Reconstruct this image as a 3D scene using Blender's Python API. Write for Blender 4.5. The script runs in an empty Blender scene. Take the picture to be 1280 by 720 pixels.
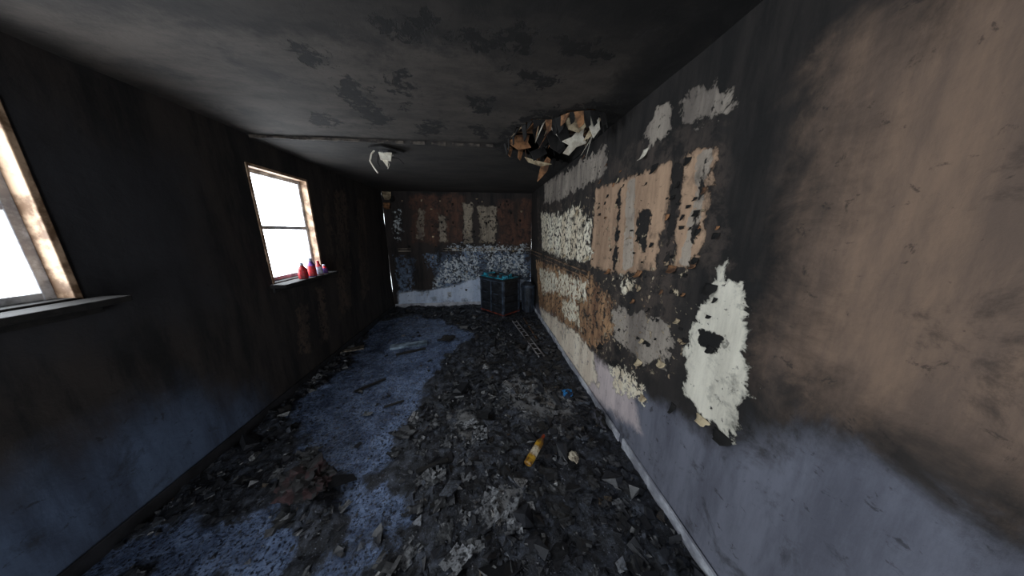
import bpy, bmesh, math, random
import numpy as np
from mathutils import Vector, Matrix, noise as mnoise

random.seed(7); rng=np.random.default_rng(7)
scene=bpy.context.scene
scene.view_settings.view_transform='Standard'
scene.view_settings.look='None'
scene.view_settings.exposure=0.0

# ---------------------------------------------------------------- room dims
XR=0.98; XL=-1.90; YB=5.04; YF=-1.7; H=2.33; EYE=1.55
th=math.atan(70/300); ps=math.atan(35/300*math.cos(th))
F=Vector((math.sin(ps)*math.cos(th), math.cos(ps)*math.cos(th), -math.sin(th)))
R=Vector((math.cos(ps),-math.sin(ps),0)); U=R.cross(F)
cam=bpy.data.cameras.new('camera'); cam.lens=300/1280*36; cam.sensor_width=36; cam.clip_start=0.02
co=bpy.data.objects.new('camera',cam); scene.collection.objects.link(co)
co.matrix_world=Matrix(((R.x,U.x,-F.x,0),(R.y,U.y,-F.y,0),(R.z,U.z,-F.z,EYE),(0,0,0,1)))
scene.camera=co
# unprojection helpers
def ray(px,py): return F+R*((px-640)/300)+U*((360-py)/300)
def hitx(px,py,X):
    d=ray(px,py); s=X/d.x; return Vector((X,d.y*s,EYE+d.z*s))
def hity(px,py,Y):
    d=ray(px,py); s=Y/d.y; return Vector((d.x*s,Y,EYE+d.z*s))
def hitz(px,py,Z=0.0):
    d=ray(px,py); s=(Z-EYE)/d.z; return Vector((d.x*s,d.y*s,Z))

# ---------------------------------------------------------------- noise
TB=rng.random((256,256))
def vn(x,y,s=0):
    x=x+s*17.3; y=y+s*9.1
    xi=np.floor(x).astype(int); yi=np.floor(y).astype(int); fx=x-xi; fy=y-yi
    fx=fx*fx*(3-2*fx); fy=fy*fy*(3-2*fy)
    g=lambda a,b: TB[a%256,b%256]
    return (g(xi,yi)*(1-fx)+g(xi+1,yi)*fx)*(1-fy)+(g(xi,yi+1)*(1-fx)+g(xi+1,yi+1)*fx)*fy
def fbm(x,y,o=4,s=0):
    t=0;a=.5
    for i in range(o):
        t=t+a*(vn(x,y,s+i)-.5)*2; x=x*2.03;y=y*2.03;a*=.5
    return t
def sdf(u,v,poly):
    P=np.array(poly,float); d=np.full(u.shape,1e9); ins=np.zeros(u.shape,bool); n=len(P)
    for i in range(n):
        ax,ay=P[i];bx,by=P[(i+1)%n]; ex,ey=bx-ax,by-ay
        t=np.clip(((u-ax)*ex+(v-ay)*ey)/(ex*ex+ey*ey+1e-12),0,1)
        d=np.minimum(d,(u-ax-ex*t)**2+(v-ay-ey*t)**2)
        if abs(ey)>1e-9:
            c=((ay>v)!=(by>v))&(u<ex*(v-ay)/ey+ax); ins^=c
    d=np.sqrt(d); return np.where(ins,d,-d)
def multi(u,v,polys):
    r=np.full(u.shape,-1.0)
    for p in polys: r=np.maximum(r,sdf(u,v,p))
    return r

# ---------------------------------------------------------------- material tools
class NT:
    def __init__(s,name):
        s.m=bpy.data.materials.new(name); s.m.use_nodes=True; s.t=s.m.node_tree; s.n=s.t.nodes; s.l=s.t.links
        s.b=s.n['Principled BSDF']; s.tc=s.n.new('ShaderNodeTexCoord')
    def L(s,a,b): s.l.new(a,b)
    def _noise(s,scale,detail,rough,stretch,dist,off):
        t=s.n.new('ShaderNodeTexNoise'); t.inputs['Scale'].default_value=scale; t.inputs['Detail'].default_value=detail
        t.inputs['Roughness'].default_value=rough; t.inputs['Distortion'].default_value=dist
        mp=s.n.new('ShaderNodeMapping'); s.L(s.tc.outputs['Object'],mp.inputs[0])
        if stretch: mp.inputs['Scale'].default_value=stretch
        mp.inputs['Location'].default_value=(off,off*1.7,off*.6)
        s.L(mp.outputs[0],t.inputs['Vector']); return t
    def noise(s,scale,detail=6,rough=.6,stretch=None,dist=0,off=0):
        return s._noise(scale,detail,rough,stretch,dist,off).outputs['Fac']
    def noise3(s,scale,detail=6,rough=.6,stretch=None,dist=0,off=0):
        t=s._noise(scale,detail,rough,stretch,dist,off); sp=s.n.new('ShaderNodeSeparateColor'); s.L(t.outputs['Color'],sp.inputs[0])
        return [sp.outputs[0],sp.outputs[1],sp.outputs[2]]
    def attr(s,name):
        a=s.n.new('ShaderNodeAttribute'); a.attribute_name=name; return a.outputs['Fac']
    def attrc(s,name):
        a=s.n.new('ShaderNodeAttribute'); a.attribute_name=name; return a.outputs['Color']
    def math(s,op,a,b=None,c=None):
        m=s.n.new('ShaderNodeMath'); m.operation=op
        for i,v in enumerate((a,b,c)):
            if v is None: continue
            if isinstance(v,(int,float)): m.inputs[i].default_value=v
            else: s.L(v,m.inputs[i])
        return m.outputs[0]
    def mapr(s,v,a,b,c=0,d=1,smooth=True):
        m=s.n.new('ShaderNodeMapRange'); s.L(v,m.inputs[0]); m.interpolation_type='SMOOTHSTEP' if smooth else 'LINEAR'
        for i,x in enumerate((a,b,c,d)): m.inputs[i+1].default_value=x
        return m.outputs[0]
    def mix(s,f,a,b,mode='MIX'):
        m=s.n.new('ShaderNodeMix'); m.data_type='RGBA'; m.blend_type=mode
        if isinstance(f,(int,float)): m.inputs[0].default_value=f
        else: s.L(f,m.inputs[0])
        for i,v in ((6,a),(7,b)):
            if isinstance(v,tuple): m.inputs[i].default_value=(*v,1)
            else: s.L(v,m.inputs[i])
        return m.outputs[2]
    def bump(s,h,strength=.5,dist=.01,prev=None):
        b=s.n.new('ShaderNodeBump'); b.inputs['Strength'].default_value=strength; b.inputs['Distance'].default_value=dist
        s.L(h,b.inputs['Height'])
        if prev: s.L(prev,b.inputs['Normal'])
        return b.outputs[0]
def sc(r,g,b):  # sRGB 0-255 -> linear
    f=lambda c:(c/255/12.92) if c/255<=.04045 else ((c/255+.055)/1.055)**2.4
    return (f(r),f(g),f(b))
def simple(name,c1,c2=None,rough=.6,metal=0,scale=20,bump=.2):
    m=NT(name); c2=c2 or tuple(x*.45 for x in c1)
    n_=m.noise(scale,5,.65)
    m.L(m.mix(m.mapr(n_,.38,.62),c1,c2),m.b.inputs['Base Color']); m.b.inputs['Roughness'].default_value=rough; m.b.inputs['Metallic'].default_value=metal
    if bump: m.L(m.bump(n_,bump,.005),m.b.inputs['Normal'])
    return m.m
def wallmat(name,base,streak,layers,rough=.85,st=(1,1,.18),mott=(0.4,.62),spots=.6):
    """layers: (attr,colA,colB,size('c','m','f'),amp,height,hole_threshold,softness)"""
    m=NT(name)
    big=m.noise3(5,7,.72,st)
    N_={'c':m.noise3(4.5,8,.70,off=3,dist=.3),'m':m.noise3(11,8,.68,off=5,dist=.4),'f':m.noise3(21,7,.68,off=8,dist=.4)}
    col=m.mix(m.mapr(big[0],*mott),base,streak)
    hgt=m.math('MULTIPLY',N_['m'][0],.4)
    for i,Lr in enumerate(layers):
        at,ca,cb,sz,amp,hh=Lr[:6]; hole=Lr[6] if len(Lr)>6 else None; soft=Lr[7] if len(Lr)>7 else .004
        v=m.math('MULTIPLY_ADD',m.math('SUBTRACT',N_[sz][i%3],.5),amp,m.attr(at))
        if hole is not None:
            hs={'c':'m','m':'f','f':'f'}[sz]
            v=m.math('MINIMUM',v,m.math('MULTIPLY',m.math('SUBTRACT',N_[hs][(i+1)%3],hole),.5))
        mk=m.mapr(v,-soft,soft)
        cc=m.mix(m.mapr(big[1+i%2],.36,.64),ca,cb)
        if hh>=.3: cc=m.mix(m.mapr(v,0,.025,.45,0),cc,(.02,.017,.015))
        col=m.mix(mk,col,cc)
        hgt=m.math('MULTIPLY_ADD',mk,hh,hgt)
    col=m.mix(m.mapr(N_['f'][2],.60,.68,0,.6),col,(.012,.011,.011))
    col=m.mix(m.mapr(N_['c'][2],.54,.68,0,spots),col,(.014,.013,.013))
    m.L(col,m.b.inputs['Base Color']); m.b.inputs['Roughness'].default_value=rough
    m.L(m.bump(hgt,.8,.012),m.b.inputs['Normal'])
    return m.m

# ---------------------------------------------------------------- mesh tools
def newobj(name,verts,faces,mats=(),fm=None,smooth=False,parent=None):
    me=bpy.data.meshes.new(name); me.from_pydata([tuple(v) for v in verts],[],faces)
    for mt in mats: me.materials.append(mt)
    if fm is not None: me.polygons.foreach_set('material_index',fm)
    if smooth: me.polygons.foreach_set('use_smooth',[True]*len(me.polygons))
    me.update(); o=bpy.data.objects.new(name,me); scene.collection.objects.link(o)
    if parent: o.parent=parent
    return o
class MB:
    def __init__(s): s.v=[];s.f=[];s.m=[]
    def add(s,vs,fs,m):
        n=len(s.v); s.v+= [Vector(v) for v in vs]; s.f+=[tuple(n+i for i in f) for f in fs]; s.m+=[m]*len(fs)
    def box(s,c,sz,m=0,rot=None):
        vs=[Vector((x*sz[0]/2,y*sz[1]/2,z*sz[2]/2)) for x in(-1,1) for y in(-1,1) for z in(-1,1)]
        if rot is not None: vs=[rot@v for v in vs]
        s.add([v+Vector(c) for v in vs],[(0,1,3,2),(4,6,7,5),(0,4,5,1),(2,3,7,6),(0,2,6,4),(1,5,7,3)],m)
    def cyl(s,p0,p1,r0,r1=None,n=14,m=0,cap=True):
        r1=r0 if r1 is None else r1; p0=Vector(p0);p1=Vector(p1); d=(p1-p0).normalized()
        a=d.orthogonal().normalized(); b=d.cross(a); vs=[]
        for p,r in((p0,r0),(p1,r1)):
            for i in range(n):
                t=2*math.pi*i/n; vs.append(p+a*math.cos(t)*r+b*math.sin(t)*r)
        fs=[(i,(i+1)%n,n+(i+1)%n,n+i) for i in range(n)]
        if cap: fs+=[tuple(range(n))[::-1],tuple(range(n,2*n))]
        s.add(vs,fs,m)
    def tube(s,pts,r,n=8,m=0):
        for a,b in zip(pts[:-1],pts[1:]): s.cyl(a,b,r,r,n,m)
    def slab(s,pts,nrm,t,m=0):
        n=len(pts); nv=Vector(nrm).normalized()*t; vs=[Vector(p) for p in pts]+[Vector(p)+nv for p in pts]
        s.add(vs,[tuple(range(n))[::-1],tuple(range(n,2*n))]+[(i,(i+1)%n,n+(i+1)%n,n+i) for i in range(n)],m)
    def sheet(s,fn,nu,nv,m=0):
        vs=[fn(i/nu,j/nv) for i in range(nu+1) for j in range(nv+1)]
        fs=[(i*(nv+1)+j,(i+1)*(nv+1)+j,(i+1)*(nv+1)+j+1,i*(nv+1)+j+1) for i in range(nu) for j in range(nv)]
        s.add(vs,fs,m)
    def obj(s,name,mats,bevel=0,smooth=False,loc=None,rotz=0,solid=0,parent=None):
        o=newobj(name,s.v,s.f,mats,s.m,smooth,parent)
        if loc is not None: o.location=loc
        o.rotation_euler[2]=rotz
        if solid:
            k=o.modifiers.new('solid','SOLIDIFY'); k.thickness=solid
        if bevel:
            b=o.modifiers.new('bevel','BEVEL'); b.width=bevel; b.segments=2; b.limit_method='ANGLE'
        return o
def grid_surface(name,u0,u1,v0,v1,step,to3d,mat,attrs,hole=None,flip=False,disp=None,thick=None):
    nu=int((u1-u0)/step)+1; nv=int((v1-v0)/step)+1
    U_,V_=np.meshgrid(np.linspace(u0,u1,nu),np.linspace(v0,v1,nv),indexing='ij'); u=U_.ravel(); v=V_.ravel()
    d=disp(u,v) if disp else np.zeros_like(u)
    P=[to3d(a,b,c) for a,b,c in zip(u,v,d)]
    fs=[]
    hs=hole(u,v) if hole else np.zeros(u.shape,bool)
    for i in range(nu-1):
        for j in range(nv-1):
            q=(i*nv+j,(i+1)*nv+j,(i+1)*nv+j+1,i*nv+j+1)
            if hole and hs[list(q)].sum()>=3: continue
            fs.append(q[::-1] if flip else q)
    o=newobj(name,P,fs,[mat],None,True)
    for k,fn in attrs.items():
        a=o.data.attributes.new(k,'FLOAT','POINT'); a.data.foreach_set('value',fn(u,v).astype(np.float32))
    return o,u,v,d

# ================================================================= RIGHT WALL
def RW(poly): return [(hitx(x,y,XR).y,hitx(x,y,XR).z) for x,y in poly]
rl={}
rl['smoke']=[RW([(672,250),(760,205),(850,160),(905,120),(905,330),(850,350),(860,450),(800,470),(700,430),(672,390)])]
rl['nearb']=[[(-1.5,1.12),(.64,1.08),(.66,2.02),(-1.5,2.1)]]
rl['grey']=[RW(p) for p in [
 [(680,230),(720,205),(757,184),(759,216),(725,236),(700,250),(680,255)],
 [(820,135),(842,131),(838,160),(812,186),(806,170)],
 [(850,128),(909,96),(909,140),(850,165)],
 [(765,383),(800,390),(840,404),(842,432),(828,457),(800,452),(778,434),(763,410)]]]
rl['tan']=[RW(p) for p in [
 [(745,236),(780,226),(782,222),(840,204),(838,250),(824,300),(820,336),(800,343),(762,341),(737,333)],
 [(857,192),(899,182),(889,240),(871,334),(840,336),(849,262)]]]
rl['greystrip']=[RW(p) for p in [[(873,192),(890,187),(880,240),(862,330),(850,330),(866,262)],[(784,226),(796,220),(790,336),(778,338)]]]
rl['char']=[RW(p) for p in [[(798,262),(813,265),(810,290),(806,322),(795,300)],[(774,230),(778,230),(770,338),(766,336)],[(842,206),(854,196),(846,262),(836,332),(829,334),(836,270)],[(881,190),(884,190),(866,332),(862,332)]]]
rl['low']=[[(-1.8,-.1),(-1.8,1.0),(.45,.98)]+RW([(908,565),(860,520),(800,492),(760,470),(735,440),(700,405),(674,383)])+[(5.2,-.1)]]
rl['painted_glow']=[RW([(674,385),(690,392),(735,440),(790,485),(800,540),(745,500),(700,450)])]  # soft brighter patch of light painted into the wall colour
rl['orange']=[RW(p) for p in [[(670,325),(700,336),(742,348),(766,380),(764,410),(752,438),(732,436),(705,410),(674,384)]]]
rl['cream']=[RW(p) for p in [
 [(676,266),(700,268),(722,258),(740,275),(738,300),(740,326),(705,324),(678,312)],
 [(674,336),(694,340),(702,364),(678,368)],[(698,340),(734,352),(732,376),(700,370)],[(702,372),(724,380),(726,412),(704,396)],
 [(763,458),(788,466),(816,497),(808,506),(790,498),(768,488)],
 [(776,349),(792,352),(790,364),(777,362)]]]
rl['creamlow']=[RW([(675,384),(700,401),(724,418),(742,440),(748,482),(726,480),(700,444),(680,417)])]
rl['blister']=[RW([(672,262),(740,245),(860,330),(866,400),(840,470),(780,470),(690,400),(672,380)])]
rl['patch']=[RW([(893,356),(909,350),(925,348),(936,400),(938,500),(916,550),(880,527),(856,494),(856,440),(868,402)]),RW([(892,336),(909,328),(914,350),(894,354)])]
rl['hole']=[RW([(873,416),(892,414),(902,425),(898,442),(884,438),(873,428)])]
def A(polys): return lambda u,v:np.clip(multi(u,v,polys),-.4,.4)
RWM=wallmat('charred_drywall_right',sc(42,38,36),sc(18,17,17),[
 ('smoke',sc(74,64,58),sc(40,37,35),'c',.6,.1,.47,.04),
 ('nearb',sc(140,116,98),sc(108,91,80),'c',.5,.05,None,.16),
 ('low',sc(112,115,128),sc(86,88,100),'c',.35,.2,None,.07),
 ('grey',sc(164,154,142),sc(112,104,97),'m',.30,.5,.37),
 ('tan',sc(192,160,132),sc(148,121,99),'m',.16,.6,.32),
 ('greystrip',sc(182,169,154),sc(150,138,125),'m',.10,.1,.36),
 ('char',sc(34,30,28),sc(18,17,17),'m',.16,-.6,.34),
 ('painted_glow',sc(214,200,198),sc(180,168,170),'m',.2,.05,None,.05),
 ('orange',sc(192,152,112),sc(108,76,56),'m',.40,.4,.43),
 ('blister',sc(200,184,156),sc(140,116,92),'m',.3,.5,.60),
 ('cream',sc(252,246,226),sc(224,209,182),'m',.36,.6,.45),
 ('creamlow',sc(242,230,210),sc(212,195,175),'m',.30,.5,.38,.02),
 ('patch',sc(240,235,218),sc(204,199,184),'m',.24,.8,.33),
 ('hole',sc(20,19,18),sc(12,12,12),'f',.12,-1)])
wr,_,_,_=grid_surface('wall_right',YF,YB,0,H+.02,.025,lambda a,b,c:(XR-c,a,b),RWM,{k:A(p) for k,p in rl.items()},
   disp=lambda u,v:.006*fbm(u*3,v*3,4,2))

# ================================================================= BACK WALL
def BW(poly): return [(hity(x,y,YB).x,hity(x,y,YB).z) for x,y in poly]
bl={}
bl['red']=[BW(p) for p in [[(512,246),(580,246),(578,300),(560,304),(515,304)],[(622,250),(664,250),(664,308),(625,306)]]]
bl['stripe']=[BW(p) for p in [[(578,254),(591,254),(591,304),(580,304)],[(597,256),(621,258),(619,304),(599,304)],[(523,262),(530,262),(530,300),(521,300)],[(548,268),(558,270),(558,302),(549,302)]]]
bl['blue']=[BW(p) for p in [[(530,318),(600,314),(664,318),(664,384),(545,384),(545,350)],[(494,320),(520,322),(514,362),(500,366)]]]
bl['cream']=[BW(p) for p in [[(552,328),(575,320),(598,318),(600,350),(575,352),(540,360)],[(606,318),(654,318),(660,345),(610,347)],[(560,307),(658,307),(658,316),(565,316)],[(494,262),(500,262),(500,300),(495,300)]]]
bl['pale']=[BW([(498,366),(540,362),(565,358),(600,345),(664,350),(664,400),(498,400)])]
BWM=wallmat('charred_drywall_back',sc(52,45,42),sc(24,22,23),[
 ('red',sc(98,66,52),sc(52,40,34),'c',.4,.2,.44,.05),
 ('stripe',sc(160,148,130),sc(104,94,84),'m',.24,.4,.42),
 ('blue',sc(118,138,164),sc(56,66,82),'m',.45,.2,.47,.02),
 ('cream',sc(212,218,220),sc(160,174,190),'m',.6,.6,.49),
 ('pale',sc(215,227,246),sc(184,200,224),'c',.2,.3,None,.03)])
wb,_,_,_=grid_surface('wall_back',XL,XR,0,H+.02,.025,lambda a,b,c:(a,YB-c,b),BWM,{k:A(p) for k,p in bl.items()},disp=lambda u,v:.006*fbm(u*3,v*3,4,5))

# ================================================================= LEFT WALL (two window openings)
W1=(2.36,3.02,1.10,2.08); W2=(.40,1.30,1.25,2.06)
def LWp(poly): return [(hitx(x,y,XL).y,hitx(x,y,XL).z) for x,y in poly]
ll={'brown':[LWp([(418,240),(432,236),(440,380),(424,400)]),LWp([(446,250),(456,250),(462,360),(452,380)]),LWp([(404,240),(410,240),(416,330),(410,340)]),LWp([(372,380),(384,380),(388,440),(374,440)]),LWp([(395,360),(403,360),(412,420),(402,430)])],
    'mid':[[(-1.8,1.05),(1.9,1.05),(1.9,2.0),(-1.8,2.2)]],
    'low':[[(-1.8,-.1),(-1.8,.6),(1.5,.55),(1.95,.2),(2.0,-.1)]]}
LWM=wallmat('charred_drywall_left',sc(50,44,41),sc(20,18,19),[('brown',sc(84,70,60),sc(50,42,38),'m',.3,.1,.45,.03),('mid',sc(46,46,50),sc(34,34,38),'c',.5,.02,None,.2),('low',sc(80,95,120),sc(56,66,86),'c',.4,.02,None,.22)])
def left_wall():
    ys=sorted(set(list(np.round(np.arange(YF,YB,.04),3))+[YB,W1[0],W1[1],W2[0],W2[1]]))
    zs=sorted(set(list(np.round(np.arange(0,H+.02,.04),3))+[H+.02,W1[2],W1[3],W2[2],W2[3]]))
    uu,vv=np.meshgrid(ys,zs,indexing='ij'); u=uu.ravel(); v=vv.ravel(); nv=len(zs)
    d=.006*fbm(u*3,v*3,4,8)
    P=[(XL+c,a,b) for a,b,c in zip(u,v,d)]; fs=[]
    for i in range(len(ys)-1):
        for j in range(nv-1):
            cy=(ys[i]+ys[i+1])/2; cz=(zs[j]+zs[j+1])/2
            if any(a<cy<b and c<cz<e for a,b,c,e in (W1,W2)): continue
            fs.append((i*nv+j,(i+1)*nv+j,(i+1)*nv+j+1,i*nv+j+1)[::-1])
    o=newobj('wall_left',P,fs,[LWM],None,True)
    for k,p in ll.items():
        a=o.data.attributes.new(k,'FLOAT','POINT'); a.data.foreach_set('value',A(p)(u,v).astype(np.float32))
left_wall()
M_frame=simple('scorched_window_wood',sc(190,160,132),sc(110,84,62),.6,0,12)
M_vinyl=simple('sooty_vinyl',sc(215,220,226),sc(150,150,154),.5,0,10)
M_char=simple('charred_wood',sc(30,27,25),sc(14,13,13),.8,0,25,.6)
def window(name,W):
    a,b,c,d=W; mb=MB(); t=.11; x=XL-t/2+.005
    mb.box((x,a-.01,(c+d)/2),(t,.025,d-c+.04),0); mb.box((x,b+.01,(c+d)/2),(t,.025,d-c+.04),0)
    mb.box((x,(a+b)/2,d+.01),(t,b-a+.04,.025),0); mb.box((x,(a+b)/2,c-.01),(t,b-a+.04,.025),2)
    xs=XL-.08
    for yy in (a+.018,b-.018): mb.box((xs,yy,(c+d)/2),(.035,.036,d-c),1)
    for zz in (c+.02,d-.02,(c+d)/2): mb.box((xs,(a+b)/2,zz),(.032,b-a,.034),1)
    mb.obj(name,[M_frame,M_vinyl,M_char],bevel=.004)
    mb=MB(); mb.box((XL+.075,(a+b)/2,c-.022),(.13,b-a+.14,.03),0); mb.box((XL+.02,(a+b)/2,c-.06),(.02,b-a+.1,.05),0)
    mb.obj('window_sill',[M_char],bevel=.004)
window('window_1',W1); window('window_2',W2)

# ================================================================= REAR WALL with an unseen doorway added behind the camera to let in sky light
D=(-1.05,-.15,0,2.05)
MW=simple('sooty_plain_wall',sc(80,78,80),sc(44,42,44),.85,0,4)
for cx,cz,sx,sz in (((XL+D[0])/2,H/2,D[0]-XL,H),((XR+D[1])/2,H/2,XR-D[1],H),((D[0]+D[1])/2,(H+D[3])/2,D[1]-D[0],H-D[3])):
    mb=MB(); mb.box((cx,YF-.05,cz),(sx,.1,sz),0); mb.obj('wall_rear',[MW])
mb=MB()
for xx in (D[0]+.032,D[1]-.032): mb.box((xx,YF-.05,1.015),(.06,.08,2.03),0)
mb.box(((D[0]+D[1])/2,YF-.05,2.015),(D[1]-D[0]-.01,.08,.06),0)
mb.obj('added_door_frame',[M_vinyl],bevel=.004)

# ================================================================= CEILING
def CZ(poly): return [(hitz(x,y,H).x,hitz(x,y,H).y) for x,y in poly]
HOLE=CZ([(646,160),(668,148),(690,148),(712,139),(738,136),(755,139),(750,160),(734,184),(712,200),(688,196),(668,190),(630,180)])
YS=2.42
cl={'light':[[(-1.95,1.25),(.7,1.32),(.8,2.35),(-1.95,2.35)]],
 'black':[CZ(p) for p in [[(412,95),(445,98),(488,150),(470,162)],[(590,122),(612,126),(610,144),(592,142)],[(525,150),(552,153),(550,170),(527,166)],
   [(585,40),(672,38),(660,64),(598,62)],[(700,48),(762,58),(752,78),(700,68)],[(392,141),(422,148),(414,160),(390,156)],[(590,158),(612,160),(610,172),(594,170)],[(480,95),(500,95),(520,130),(505,135)],
   [(372,60),(400,66),(420,84),(380,80)],[(640,90),(700,96),(690,110),(650,104)],[(470,30),(540,24),(560,44),(500,52)],
   [(618,182),(640,155),(664,142),(710,132),(745,128),(775,122),(770,150),(745,190),(715,212),(690,222),(660,205)]]],
 'near_shade':[[(-2,-1.8),(1,-1.8),(1,1.04),(-2,1.04)],[(.72,-1.8),(1.0,-1.8),(1.0,1.75),(.75,1.6)]]}  # light falloff towards the near end, painted into the ceiling colour
CM=wallmat('sooty_ceiling',sc(46,42,39),sc(27,25,24),[('light',sc(72,66,61),sc(48,44,41),'c',.7,.1,None,.12),('near_shade',sc(13,12,12),sc(8,8,8),'c',.6,.05,None,.12),('black',sc(18,16,16),sc(10,9,9),'m',.45,-.3,.42,.012)],st=(.4,1,1),spots=.75)
grid_surface('ceiling',XL-.01,XR+.01,YF,YB+.01,.03,lambda a,b,c:(a,b,H-c-(.028 if b>YS else 0)),CM,{k:A(p) for k,p in cl.items()},
   hole=lambda u,v:multi(u,v,[HOLE])+.035*fbm(u*9,v*9,3,3)>0,flip=True,disp=lambda u,v:.006*fbm(u*2.5,v*2.5,4,11))
M_tape=simple('torn_drywall_edge',sc(90,82,74),sc(36,32,30),.8,0,14)
mb=MB()
xs=np.arange(XL+.02,.1,.06)
for i,x in enumerate(xs):
    if random.random()<.82: mb.box((x+.03,YS+random.uniform(-.006,.006),H-.018),(.062,.012,.018+random.uniform(-.004,.008)),0)
mb.obj('trim_1',[M_tape])
# attic space above the whole ceiling (closed, so no daylight leaks in round the edges)
M_att=simple('charred_attic',sc(26,22,20),sc(12,11,11),.9,0,10)
mb=MB(); ax0,ax1,ay0,ay1=XL-.025,XR+.025,YF-.12,YB+.025; z0=H-.06; z1=H+.5
mb.add([(ax0,ay0,z0),(ax1,ay0,z0),(ax1,ay1,z0),(ax0,ay1,z0),(ax0,ay0,z1),(ax1,ay0,z1),(ax1,ay1,z1),(ax0,ay1,z1)],[(4,5,6,7),(0,1,5,4),(1,2,6,5),(2,3,7,6),(3,0,4,7)],0)
mb.obj('ceiling_cavity',[M_att])
M_joist=simple('burnt_joist_wood',sc(110,78,50),sc(34,26,22),.8,0,9,.5)
for i,yy in enumerate((1.85,2.25)):
    mb=MB(); mb.box((-.46,yy,H+.11),(2.84,.04,.14),0); mb.obj('ceiling_joist',[M_joist],bevel=.003)

# ================================================================= hanging drywall shards
M_white=simple('broken_gypsum',sc(244,238,222),sc(205,196,178),.9,0,20)
M_cream=simple('drywall_paper_cream',sc(205,188,155),sc(130,112,90),.9,0,14)
M_tan=simple('drywall_paper_brown',sc(165,118,80),sc(80,56,40),.9,0,12)
M_black=simple('charred_paper',sc(26,24,23),sc(12,11,11),.9,0,18)
SH=[([(736,143),(745,141),(752,139),(754,158),(745,170),(739,157)],1.78,0),
 ([(707,148),(718,145),(727,146),(734,157),(724,166),(711,161)],1.84,1),
 ([(722,163),(733,156),(731,168),(736,176),(722,182),(712,193),(704,191),(712,180),(703,176),(716,170)],1.95,0),
 ([(672,227),(676,208),(684,196),(688,200),(684,214),(677,222)],2.62,2),
 ([(636,171),(650,168),(662,169),(660,178),(664,184),(648,187),(638,180)],2.33,2),
 ([(664,188),(680,183),(684,192),(668,200)],2.5,3),
 ([(655,196),(668,200),(690,205),(676,208),(660,203)],2.58,1),
 ([(683,166),(694,160),(708,185),(700,192),(688,184)],2.1,3),
 ([(700,160),(712,164),(704,184),(696,190)],2.05,3),
 ([(664,164),(676,158),(688,176),(676,186),(668,176)],2.2,3),
 ([(694,150),(706,150),(712,172),(702,178),(696,166)],2.0,3),
 ([(742,150),(748,152),(738,172),(728,178)],1.9,1)]
mb=MB()
for poly,Y,m in SH:
    tl=random.uniform(-.25,.25)
    P=[]
    for x,y in poly:
        p=hity(x,y,Y); p.y+= (p.x-.6)*tl; P.append(p)
    mb.slab(P,(random.uniform(-.3,.3),1,random.uniform(-.2,.3)),.013,m)
for k in range(len(HOLE)):
    a=Vector((*HOLE[k],H-.01)); b=Vector((*HOLE[(k+1)%len(HOLE)],H-.01)); e=b-a
    for t in np.arange(.1,1,.35):
        p=a+e*t; w_=random.uniform(.03,.07); dn=random.uniform(.03,.09); en=e.normalized()
        if p.x>.9: continue
        o_=Vector((random.uniform(-.03,.03),random.uniform(-.03,.03),0))
        mb.slab([p-en*w_/2,p+en*w_/2,p+en*w_*.3+Vector((0,0,-dn))+o_,p-en*w_*.2+Vector((0,0,-dn*1.3))+o_],(en.y,-en.x,0),.008,random.choice((3,3,3,3,2)))
for i in range(26):
    p=hitz(random.uniform(650,745),random.uniform(150,190),H); q=p+Vector((random.uniform(-.12,.06),random.uniform(-.08,.08),random.uniform(-.16,-.03)))
    mb.cyl(p+Vector((0,0,.03)),q,random.uniform(.003,.009),.001,5,random.choice((0,1,2,3,3)))
mb.obj('hanging_drywall_debris',[M_white,M_cream,M_tan,M_black])

# ================================================================= ceiling electrical box
c=hitz(482,186,H-.028)
mb=MB()
mb.cyl((c.x,c.y,H-.03),(c.x,c.y,H-.075),.055,.055,16,0)
mb.cyl((c.x,c.y,H-.075),(c.x,c.y,H-.078),.062,.062,16,1)
mb.slab([(c.x-.12,c.y-.08,H-.036),(c.x+.02,c.y-.14,H-.04),(c.x+.17,c.y-.03,H-.055),(c.x+.1,c.y+.09,H-.04),(c.x-.07,c.y+.08,H-.036)],(0,0,-1),.012,3)
mb.slab([(c.x-.05,c.y-.05,H-.07),(c.x+.07,c.y-.06,H-.075),(c.x+.06,c.y-.075,H-.15),(c.x-.03,c.y-.07,H-.14)],(0,1,0),.012,2)
mb.slab([(c.x-.02,c.y-.06,H-.14),(c.x+.03,c.y-.06,H-.14),(c.x+.02,c.y-.06,H-.2)],(0,1,0),.01,2)
def wire(p,pts,r=.004,m=1):
    P=[Vector(p)]+[Vector(p)+Vector(q) for q in pts]; mb.tube(P,r,7,m)
wire((c.x-.1,c.y,H-.045),[(-.03,0,-.03),(-.05,0,-.09),(-.03,.01,-.14),(-.0,.02,-.19)],.007,2)
wire((c.x-.06,c.y,H-.05),[(-.01,-.01,-.05),(-.02,-.01,-.1),(-.01,0,-.13)],.005,3)
wire((c.x+.02,c.y,H-.07),[(.03,0,-.03),(.09,0,-.04),(.13,0,-.08)],.004,3)
wire((c.x,c.y,H-.07),[(.0,0,-.05),(.02,0,-.09),(.0,0,-.13)],.003,2)
mb.obj('ceiling_junction_box',[simple('galvanised_box',sc(120,120,122),sc(50,50,52),.5,.6),simple('box_rim',sc(170,168,160),None,.5,.3),M_white,M_black])

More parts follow.
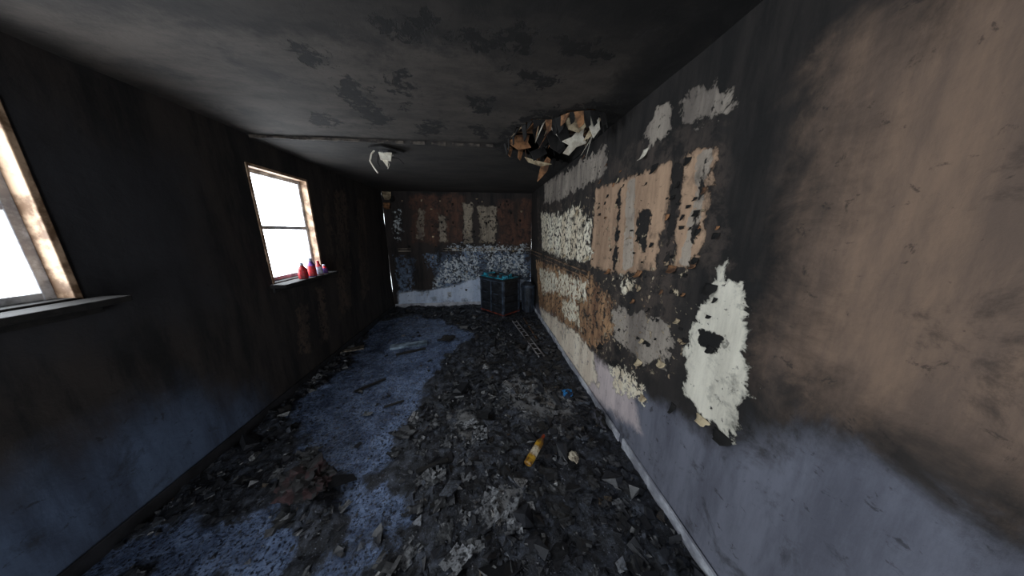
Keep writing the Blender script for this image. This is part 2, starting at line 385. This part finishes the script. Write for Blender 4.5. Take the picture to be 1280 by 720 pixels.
# ================================================================= FLOOR
def FP(poly): return [(hitz(x,y).x,hitz(x,y).y) for x,y in poly]
WET=[FP([(470,404),(520,394),(560,404),(588,420),(556,455),(536,480),(518,515),(496,545),(482,580),(460,600),(466,625),(496,640),(484,690),(474,719),(395,719),(410,690),(436,650),(428,600),(410,570),(380,560),(370,530),(371,500),(410,480),(440,450)]),
     FP([(100,719),(250,640),(340,640),(365,690),(350,719)])]
LIGHTD=[FP([(625,480),(660,470),(690,490),(680,510),(640,512)]),FP([(560,520),(600,515),(610,545),(575,555)]),FP([(605,620),(650,610),(660,650),(620,670)]),FP([(640,505),(700,498),(720,520),(660,530)])]
PILE=[FP([(372,600),(410,595),(420,640),(410,680),(372,690)]),FP([(371,450),(420,420),(450,410),(420,450),(380,478)])]
def floor_h(u,v):
    w=multi(u,v,WET)+.20*fbm(u*5,v*5,5,21)
    wet=np.clip(w/.12+.5,0,1); dry=1-wet
    rid=1-np.abs(fbm(u*4.2,v*4.2,4,31))*1.6
    h=dry*(.004+.034*np.clip(rid,0,1)**2*vn(u*2.3,v*2.3,3)+.030*np.clip(fbm(u*8,v*8,4,41),-.4,1)+.014*fbm(u*26,v*26,3,43))+wet*(.005*fbm(u*14,v*14,4,51)+.004*fbm(u*40,v*40,2,52))
    p=multi(u,v,PILE); h=h+np.clip(p/.1+.3,0,1)*.05*(1+fbm(u*9,v*9,3,5))
    edge=np.clip(1-(XR-u)/.25,0,1); h=h*(1-.3*edge)
    return np.clip(h+.008,0.001,.2),wet
fm=NT('charred_wet_floor')
nA=fm.noise3(6,9,.75,off=2); nB=fm.noise3(20,8,.76); nC=fm.noise3(62,6,.72,off=5)
w=fm.math('MULTIPLY_ADD',fm.math('SUBTRACT',nA[0],.5),1.8,fm.attr('wet'))
w=fm.math('MULTIPLY_ADD',fm.math('SUBTRACT',nB[0],.5),1.7,w)
wm=fm.mapr(w,.3,.85)
dry=fm.mix(fm.mapr(nB[1],.42,.62),sc(24,26,31),sc(74,80,92))
dry=fm.mix(fm.mapr(nA[2],.44,.60,0,.7),dry,sc(20,21,25))
dry=fm.mix(fm.mapr(nC[0],.58,.68),dry,sc(126,132,146))
wet_sheen=fm.mix(fm.mapr(nA[1],.38,.62),sc(76,90,118),sc(126,146,182))  # wet floor colour with the bluish sky sheen painted in
wet_sheen=fm.mix(fm.mapr(nC[1],.49,.59),wet_sheen,sc(36,41,54))
wet_sheen=fm.mix(fm.mapr(nB[2],.54,.65,0,.85),wet_sheen,sc(28,31,40))
lt=fm.math('MULTIPLY_ADD',fm.math('SUBTRACT',nB[2],.5),.8,fm.attr('lightd'))
dry=fm.mix(fm.mapr(lt,-.01,.06,0,.7),dry,sc(134,134,134))
fm.L(fm.mix(wm,dry,wet_sheen),fm.b.inputs['Base Color'])
fm.L(fm.math('MULTIPLY_ADD',wm,-.28,fm.mapr(nB[0],.3,.7,.36,.66)),fm.b.inputs['Roughness'])
fm.L(fm.bump(fm.math('MULTIPLY_ADD',nC[2],.5,nB[1]),.8,.014),fm.b.inputs['Normal'])
grid_surface('floor',XL-.01,XR+.01,YF,YB+.01,.016,lambda a,b,c:(a,b,c),fm.m,{'wet':lambda u,v:floor_h(u,v)[1],'lightd':A(LIGHTD)},disp=lambda u,v:floor_h(u,v)[0])
def fz(x,y): return float(floor_h(np.array([x]),np.array([y]))[0][0])

# --------------- debris mass (one object: chips, chunks and crumpled flakes)
N=26000
X=rng.uniform(XL+.03,XR-.03,N); Y=.25+(YB-.3)*rng.random(N)
hh,wt=floor_h(X,Y); ld=multi(X,Y,LIGHTD)
cl_=vn(X*3,Y*3,9)*.8+vn(X*8,Y*8,13)*.5
keep=(rng.random(N)>wt*.86)&(rng.random(N)<cl_*1.2-.25); X=X[keep];Y=Y[keep];hh=hh[keep];ld=ld[keep];wt=wt[keep];cl_=cl_[keep]
V=[];Fc=[];T=[]
cube=np.array([(x,y,z) for x in(-1,1) for y in(-1,1) for z in(-1,1)],float)*.5
cf=[(0,1,3,2),(4,6,7,5),(0,4,5,1),(2,3,7,6),(0,2,6,4),(1,5,7,3)]
for i in range(len(X)):
    s=min(.075,.007*math.exp(rng.normal(.35,.70)))*(1 if wt[i]<.5 else .6)
    flat=rng.choice((.2,.4,.8))
    p=cube*np.array([s*rng.uniform(.8,2.2),s*rng.uniform(.6,1.3),s*flat])+rng.normal(0,s*.2,(8,3))
    a,b,c_=rng.uniform(0,6.28),rng.normal(0,.35),rng.normal(0,.35)
    M=np.array(Matrix.Rotation(a,3,'Z')@Matrix.Rotation(b,3,'X')@Matrix.Rotation(c_,3,'Y'))
    p=p@M.T+np.array([X[i],Y[i],hh[i]+s*flat*.15]); p[:,0]=np.clip(p[:,0],XL+.02,XR-.025); p[:,2]=np.maximum(p[:,2],.001)
    n=len(V); V+=p.tolist(); Fc+=[tuple(n+k for k in f) for f in cf]
    r=rng.random()
    if ld[i]>0 and r<.3: t=rng.uniform(.12,.3); col=(t,t*.98,t*.96)
    elif r<.84: t=rng.uniform(.006,.034); col=(t,t*1.05,t*1.25)
    elif r<.96: t=rng.uniform(.04,.12); col=(t*.9,t,t*1.22)
    elif r<.985: t=rng.uniform(.14,.3); col=(t,t,t)
    else: t=rng.uniform(.05,.12); col=(t,t*.75,t*.5)
    T+=[(*col,1)]*8
FL=[(600,545,.10,.32),(585,535,.09,.36),(640,490,.10,.34),(660,485,.08,.34),(625,640,.15,.24),(640,655,.12,.2),(575,705,.10,.3),(520,530,.10,.08),(505,545,.12,.05),
    (560,560,.09,.1),(700,545,.06,.22),(615,600,.08,.2),(690,520,.07,.24),(730,500,.06,.12),(545,600,.10,.08),(660,620,.07,.1),(740,610,.07,.06),(590,690,.10,.12),(460,520,.06,.2),(430,640,.07,.15),(700,650,.09,.05),
    (395,476,.12,.45),(440,437,.12,.25),(430,445,.1,.16),(560,425,.12,.03),(610,480,.07,.06),(585,600,.08,.2),(560,500,.09,.05),(650,500,.09,.28),(612,650,.1,.18),(720,470,.06,.1),(675,470,.06,.25)]
def flake(x,y,s,t,warm=1.0):
    n=len(V); k=7; a=random.uniform(0,6.28); ca,sa=math.cos(a),math.sin(a); asp=random.uniform(.45,1)
    z0=fz(x,y); sd=random.uniform(0,99); amp=random.uniform(.12,.3)*s
    for i in range(k):
        for j in range(k):
            p=(i/(k-1)-.5)*s*2;q=(j/(k-1)-.5)*s*2*asp
            jx=mnoise.noise(Vector((p*8/s*.1+sd,q,1)))*s*.5; jy=mnoise.noise(Vector((q*9/s*.1+sd,p,4)))*s*.5
            p+=jx;q+=jy
            zz=amp*mnoise.noise(Vector((p/s*1.6+sd,q/s*1.6,0)))+amp*.5*(p/s)**2
            gx=min(x+p*ca-q*sa,XR-.03); V.append((gx,y+p*sa+q*ca,max(.003,z0+.010+max(-.01,zz))))
            T.append((t*.96,t,t*1.06,1))
    for i in range(k-1):
        for j in range(k-1):
            if (i in(0,k-2) or j in (0,k-2)) and random.random()<.35: continue
            Fc.append((n+i*k+j,n+(i+1)*k+j,n+(i+1)*k+j+1,n+i*k+j+1))
for x,y,s,t in FL:
    p=hitz(x,y); flake(p.x,p.y,s*.65,t)
for i in range(420):
    x=random.uniform(XL+.1,XR-.1);y=random.uniform(.4,4.9)
    if floor_h(np.array([x]),np.array([y]))[1][0]>.5: continue
    flake(x,y,random.uniform(.02,.06),random.choice((.02,.02,.03,.05,.08,.14)))
dm=NT('char_debris'); nn=dm.noise(70,4); dc=dm.mix(dm.mapr(nn,.4,.65),dm.attrc('tint'),(.018,.019,.022)); dm.L(dc,dm.b.inputs['Base Color']); dm.b.inputs['Roughness'].default_value=.38
dm.L(dm.bump(nn,.4,.004),dm.b.inputs['Normal'])
do=newobj('floor_debris',V,Fc,[dm.m])
a=do.data.attributes.new('tint','FLOAT_COLOR','POINT'); a.data.foreach_set('color',np.array(T,np.float32).ravel())

# ================================================================= baseboards
M_bb=simple('sooty_baseboard',sc(205,208,216),sc(140,142,152),.5,0,6)
M_bbd=simple('black_baseboard',sc(40,40,44),sc(20,20,22),.6,0,6)
mb=MB(); mb.box((XR-.014,(1.35+YF)/2,.045),(.016,1.35-YF,.09),0)
mb.box((XR-.013,2.2,.04),(.014,1.6,.08),0); mb.box((XR-.013,4.0,.045),(.014,1.95,.09),0)
mb.obj('baseboard_right',[M_bb],bevel=.003)
mb=MB(); mb.box(((XL+XR)/2,YB-.014,.045),(XR-XL-.06,.016,.09),0); mb.obj('baseboard_back',[M_bb],bevel=.003)
mb=MB(); mb.box((XL+.014,(YF+YB)/2,.045),(.016,YB-YF-.06,.09),0); mb.obj('baseboard_left',[M_bbd],bevel=.003)

M_seam=simple('drywall_seam_tape',sc(150,122,96),sc(70,54,44),.85,0,9)
M_seam2=simple('drywall_seam_tape_back',sc(165,155,140),sc(70,60,54),.85,0,9)
mb=MB(); y=5.0
while y>2.3:
    l=random.uniform(.08,.3)
    if random.random()<.8:
        mb.box((XR-.006,y-l/2,1.175+random.uniform(-.003,.003)),(.012,l,.014),0)
        mb.box((XR-.006,y-l/2,1.115+random.uniform(-.004,.004)),(.010,l,.010),0)
    y-=l+random.uniform(0,.04)
mb.obj('seam_tape',[M_seam],parent=wr)
mb=MB(); x=.95
while x>-1.5:
    l=random.uniform(.06,.25)
    if random.random()<(.9 if x>-.5 else .55): mb.box((x-l/2,YB-.006,1.18+random.uniform(-.004,.004)),(l,.012,.016),0); mb.box((x-l/2,YB-.006,1.225),(l,.010,.010),0)
    x-=l+random.uniform(0,.05)
mb.obj('seam_tape_back',[M_seam2],parent=wb)

# ================================================================= peeling flakes on the walls
def peel(mb,base,out,side,w,l,curl,m):
    base=Vector(base);out=Vector(out);side=Vector(side); sd=random.uniform(0,50)
    def fn(s_,t_):
        a=t_*curl; rr=l/curl
        k=(s_-.5)*w*(1-.55*t_**2)+.15*w*mnoise.noise(Vector((t_*4,sd,s_)))
        return base+side*k+out*(rr*(1-math.cos(a))+.004)+Vector((0,0,-rr*math.sin(a)))
    mb.sheet(fn,4,6,m)
mb=MB()
for x,y,w,l,cu,m in [(842,332,.06,.05,1.3,1),(800,338,.05,.06,1.5,1),(762,336,.05,.06,1.6,1),(808,186,.05,.08,1.2,2),(828,452,.06,.04,1.2,0),(800,450,.05,.05,1.4,0),(880,522,.06,.04,1.3,0),(905,542,.08,.05,1.2,3),
    (735,320,.06,.06,1.4,0),(706,318,.06,.06,1.6,0),(752,430,.07,.06,1.5,3),(843,505,.03,.06,.9,3),(758,524,.06,.07,1.3,3),(805,495,.05,.04,1.3,0),(728,372,.06,.07,1.4,0),(700,366,.06,.06,1.4,0),(690,310,.07,.07,1.4,0),
    (862,195,.04,.05,.8,3),(820,205,.05,.06,.9,3),(890,355,.06,.06,1.,3),(722,262,.06,.09,1.2,0)]:
    p=hitx(x,y,XR); peel(mb,p,(-1,0,0),(0,1,0),w,l,cu,m)
for i in range(120):
    p=hitx(random.uniform(675,900),random.uniform(200,440),XR)
    if .85<p.z<2.2: peel(mb,p,(-1,0,0),(0,1,0),random.uniform(.01,.035),random.uniform(.01,.04),random.uniform(.6,1.6),random.choice((0,1,3,3,3)))
mb.obj('peeling_paint',[M_cream,M_tan,M_white,M_black],solid=.002,smooth=True,parent=wr)
mb=MB()
for i in range(70):
    p=hity(random.uniform(498,655),random.uniform(248,365),YB)
    peel(mb,p,(0,-1,0),(1,0,0),random.uniform(.02,.05),random.uniform(.02,.06),random.uniform(.6,1.6),random.choice((0,3,3)))
peel(mb,(XL+.12,4.98,2.28),(.3,-1,0),(1,0,0),.16,.2,1.2,0); peel(mb,(XL+.10,4.96,2.08),(.4,-1,0),(1,0,0),.12,.2,1.6,1); peel(mb,(XL+.2,4.98,2.2),(.3,-1,0),(1,0,0),.08,.16,1.4,3)
mb.obj('peeling_paint_back',[M_cream,M_tan,M_white,M_black],solid=.002,smooth=True,parent=wb)

# outlet
p=hity(562,368,YB-.004); mb=MB()
mb.box((p.x,YB-.016,p.z),(.075,.008,.115),0)
for dz in(-.026,.026):
    mb.box((p.x,YB-.021,p.z+dz),(.034,.004,.03),1); mb.box((p.x-.007,YB-.024,p.z+dz),(.003,.003,.012),2); mb.box((p.x+.007,YB-.024,p.z+dz),(.003,.003,.012),2)
mb.obj('wall_outlet',[simple('outlet_plastic',sc(190,196,205),sc(150,155,165),.4),simple('outlet_face',sc(160,165,175),None,.4),M_black],bevel=.002)

# ================================================================= storage cabinet
Mblk=simple('sooty_black_plastic',sc(38,42,48),sc(22,24,28),.45,0,12,.1)
Mblu=simple('cabinet_edge_bluegrey',sc(84,98,116),sc(48,56,68),.4,.2,12,.1)
Mteal=simple('melted_teal_plastic',sc(60,165,190),sc(24,80,98),.3,0,16,.4)
Mred=simple('red_trim',sc(140,62,48),sc(60,32,28),.5,0,14)
mb=MB(); W_,D_,Hc=.64,.44,.70
mb.box((0,0,.04+(Hc-.04)/2),(W_-.03,D_-.03,Hc-.04),0)
for sx in(-1,1):
    for sy in(-1,1):
        mb.box((sx*(W_/2-.02),sy*(D_/2-.02),.03+(Hc-.03)/2),(.04,.04,Hc-.03),1 if (sx,sy)!=(-1,1) else 0); mb.cyl((sx*(W_/2-.06),sy*(D_/2-.06),.0),(sx*(W_/2-.06),sy*(D_/2-.06),.045),.03,.03,12,0)
mb.box((0,0,.06),(W_+.004,D_+.004,.022),3); mb.box((0,0,Hc),(W_+.02,D_+.02,.03),0); mb.box((0,-D_/2-.005,Hc-.03),(W_,.012,.02),1)
for sx in(-1,1):
    cx=sx*W_*.235
    for r_ in range(3):
        cz=.17+r_*.20
        mb.box((cx,-D_/2+.004,cz),(W_*.41,.02,.18),0)
        for q in range(3): mb.box((cx,-D_/2-.008,cz-.055+q*.05),(W_*.36,.008,.012),0)
        mb.tube([(cx-.05,-D_/2-.006,cz+.07),(cx-.05,-D_/2-.03,cz+.07),(cx+.05,-D_/2-.03,cz+.07),(cx+.05,-D_/2-.006,cz+.07)],.005,6,1)
mb.box((0,-D_/2,.37),(.02,.025,Hc-.12),1)
for r_ in range(5): mb.box((W_/2-.004,0,.15+r_*.12),(.016,D_*.8,.02),0)
mb.box((0,0,Hc+.02),(W_*.94,D_*.9,.02),2)
for i in range(24):
    x,y=random.uniform(-.26,.26),random.uniform(-.17,.17)
    mb.box((x,y,Hc+.045),(random.uniform(.03,.12),random.uniform(.03,.1),random.uniform(.02,.06)),random.choice((0,0,2,2,1)),Matrix.Rotation(random.uniform(0,3),3,'Z')@Matrix.Rotation(random.uniform(-.3,.3),3,'X'))
cc=Vector(((-.07+.657)/2-.02,(4.58+4.40)/2,0)); ang=math.atan2(4.08-4.58,.35+.07)
mb.obj('storage_cabinet',[Mblk,Mblu,Mteal,Mred],bevel=.004,loc=(cc.x,cc.y,.012),rotz=ang)

# bin in the corner
Mbin=simple('sooty_grey_bin',sc(60,66,76),sc(32,36,42),.4,0,10,.1)
mb=MB(); n=20
mb.cyl((0,0,0),(0,0,.52),.105,.125,n,0); mb.cyl((0,0,.50),(0,0,.55),.136,.136,n,1); mb.cyl((0,0,.55),(0,0,.60),.13,.08,n,0); mb.box((0,0,.62),(.09,.025,.035),1)
for i in range(n):
    t=2*math.pi*i/n; mb.cyl((math.cos(t)*.107,math.sin(t)*.107,.03),(math.cos(t)*.126,math.sin(t)*.126,.49),.006,.006,5,1 if i%2 else 0)
mb.obj('trash_bin',[Mbin,Mblu],loc=(.82,4.48,.012),bevel=.003)

# metal track on the floor
Mmet=simple('sooty_aluminium',sc(190,190,195),sc(110,105,105),.35,.5,14)
p0=hitz(643,402,.03); p1=hitz(677,447,.03); d=(p1-p0); L_=d.length; mb=MB()
for sy in(-1,1): mb.box((0,sy*.035,0),(L_,.012,.022),0)
for i in range(9): mb.box((-L_/2+(i+.5)*L_/9,0,.002),(.012,.07,.01),0)
mb.box((.05,.0,-.004),(L_*.85,.05,.004),1)
mb.obj('metal_track',[Mmet,M_black],bevel=.002,loc=((p0+p1)/2+Vector((0,0,.016))),rotz=math.atan2(d.y,d.x))
mb=MB(); p0=hitz(655,398,.05);p1=hitz(672,425,.03); mb.cyl(p0,p1,.012,.009,8,0); mb.obj('burnt_stick',[M_joist])

# boards & sticks
def board(name,pa,pb,w,t,mats,zz=.03):
    a=hitz(*pa,zz);b=hitz(*pb,zz); d=b-a; mb=MB(); L_=d.length
    z=fz((a.x+b.x)/2,(a.y+b.y)/2)+t/2+.008
    def prof(x): return w*(1+.12*mnoise.noise(Vector((x*9,w*50,0))))
    n=8
    for i in range(n):
        x0=-L_/2+L_*i/n;x1=x0+L_/n; a0,a1=prof(x0)/2,prof(x1)/2
        mb.add([(x0,-a0,-t/2),(x1,-a1,-t/2),(x1,a1,-t/2),(x0,a0,-t/2),(x0,-a0,t/2),(x1,-a1,t/2),(x1,a1,t/2),(x0,a0,t/2)],
          [(3,2,1,0),(4,5,6,7),(0,1,5,4),(2,3,7,6)]+([(0,4,7,3)] if i==0 else [])+([(1,2,6,5)] if i==n-1 else []),0)
    mb.obj(name,mats,loc=((a.x+b.x)/2,(a.y+b.y)/2,z),rotz=math.atan2(d.y,d.x))
M_pale=simple('wet_pale_board',sc(160,180,198),sc(70,84,98),.3,0,7)
board('broken_board',(488,434),(534,428),.12,.028,[M_pale])
board('broken_board',(495,443),(532,435),.03,.02,[M_char])
board('burnt_stick',(443,489),(482,473),.022,.018,[M_char])
board('burnt_stick',(480,508),(505,500),.018,.014,[M_char])
board('broken_board',(425,440),(455,434),.09,.02,[simple('tan_board',sc(140,130,115),sc(60,55,50),.6)])
board('burnt_stick',(600,455),(640,452),.02,.016,[M_char])
board('burnt_stick',(520,590),(560,575),.02,.016,[M_char])

# crumpled items
def crumple(name,px,py,sx,sy,sz,mats,seed):
    p=hitz(px,py,.03); bm=bmesh.new(); bmesh.ops.create_icosphere(bm,subdivisions=4,radius=1)
    for v in bm.verts:
        n_=mnoise.fractal(v.co*1.7+Vector((seed,0,0)),.7,2.2,5)+.6*abs(mnoise.noise(v.co*3+Vector((0,seed,0))))
        v.co*=1+.45*n_; v.co.x*=sx;v.co.y*=sy;v.co.z*=sz
    zm=min(v.co.z for v in bm.verts)
    me=bpy.data.meshes.new(name); bm.to_mesh(me); bm.free()
    for m in mats: me.materials.append(m)
    for i,pl in enumerate(me.polygons):
        if len(mats)>1 and mnoise.noise(pl.center*22+Vector((seed,)*3))>.12: pl.material_index=1
    o=bpy.data.objects.new(name,me); scene.collection.objects.link(o); o.location=(p.x,p.y,fz(p.x,p.y)-zm-.004); return o
Mb=simple('blue_cloth',sc(30,120,180),sc(18,56,100),.6,0,20); Mb2=simple('blue_cloth_dark',sc(30,40,60),None,.7)
crumple('blue_rag',709,496,.045,.035,.03,[Mb,Mb2],3)
crumple('charred_cloth',748,528,.035,.075,.05,[M_black,simple('grey_cloth',sc(62,62,70),None,.8)],8)
crumple('crumpled_paper',717,572,.028,.035,.02,[simple('scorched_paper',sc(190,180,160),sc(120,110,95),.8)],5)
crumple('charred_cloth',388,622,.12,.10,.07,[simple('black_cloth',sc(24,22,24),None,.7),simple('maroon_cloth',sc(50,28,30),sc(24,16,16),.8)],12)
crumple('charred_cloth',560,424,.09,.05,.035,[M_black],19)

# yellow bottle lying on floor
Myel=simple('yellow_plastic',sc(205,160,50),sc(120,82,26),.4,0,18); Mlab=simple('bottle_label',sc(225,215,190),sc(150,120,80),.6,0,30)
p0=hitz(659,583,.05); p1=hitz(680,546,.05); d=p1-p0; L_=d.length; mb=MB()
prof=[(0,.020),(.03,.034),(.25,.036),(.55,.033),(.72,.034),(.82,.022),(.86,.014),(1,.013)]
for (a,r0),(b,r1) in zip(prof[:-1],prof[1:]):
    mm=1 if a==.25 else (2 if a>=.86 else 0); mb.cyl((-L_/2+a*L_,0,0),(-L_/2+b*L_,0,0),r0*.8,r1*.8,16,mm,True)
o=mb.obj('yellow_bottle',[Myel,Mlab,simple('bottle_cap',sc(150,60,30),None,.5)],loc=((p0.x+p1.x)/2,(p0.y+p1.y)/2,fz((p0.x+p1.x)/2,(p0.y+p1.y)/2)+.026),rotz=math.atan2(d.y,d.x))
for v in o.data.vertices: v.co.z*=.7

# window-sill clutter
def bottle(name,y,h,r,mats,x=XL+.085):
    mb=MB(); z=W1[2]-.007
    pr=[(0,r*.9),(.05,r),(.3,r),(.6,r*.97),(.75,r*.55),(.82,r*.38),(.84,r*.45),(1,r*.42)]
    for (a,r0),(b,r1) in zip(pr[:-1],pr[1:]): mb.cyl((0,0,a*h),(0,0,b*h),r0,r1,16,1 if a in(.05,.3) else (2 if a>=.84 else 0))
    mb.obj(name,mats,loc=(x,y,z))
Mr=simple('red_plastic',sc(200,36,46),sc(110,20,26),.4); Mp=simple('purple_plastic',sc(120,76,160),sc(60,40,90),.4); Mw=simple('white_plastic',sc(190,200,220),None,.4)
bottle('cleaning_bottle',2.84,.15,.035,[Mr,Mw,Mr]); bottle('cleaning_bottle',2.73,.19,.04,[Mp,Mr,Mw]); bottle('cleaning_bottle',2.93,.10,.03,[Mr,Mp,Mw]); bottle('cleaning_bottle',2.60,.16,.04,[Mr,Mr,Mw])

# ================================================================= lights: sky through the openings
w=bpy.data.worlds.new('sky'); scene.world=w; w.use_nodes=True; bg=w.node_tree.nodes['Background']
bg.inputs[0].default_value=(.88,.94,1.0,1); bg.inputs[1].default_value=12
def portal(name,loc,rot,sx,sy):
    l=bpy.data.lights.new(name,'AREA'); l.shape='RECTANGLE'; l.size=sx; l.size_y=sy; l.cycles.is_portal=True
    o=bpy.data.objects.new(name,l); scene.collection.objects.link(o); o.location=loc; o.rotation_euler=rot
for i,(a,b,c_,d_) in enumerate((W1,W2)): portal('window_portal',(XL-.16,(a+b)/2,(c_+d_)/2),(0,-math.pi/2,0),d_-c_,b-a)
portal('added_door_portal',((D[0]+D[1])/2,YF-.12,1.05),(math.pi/2,0,0),D[1]-D[0],2.1)
print('done')
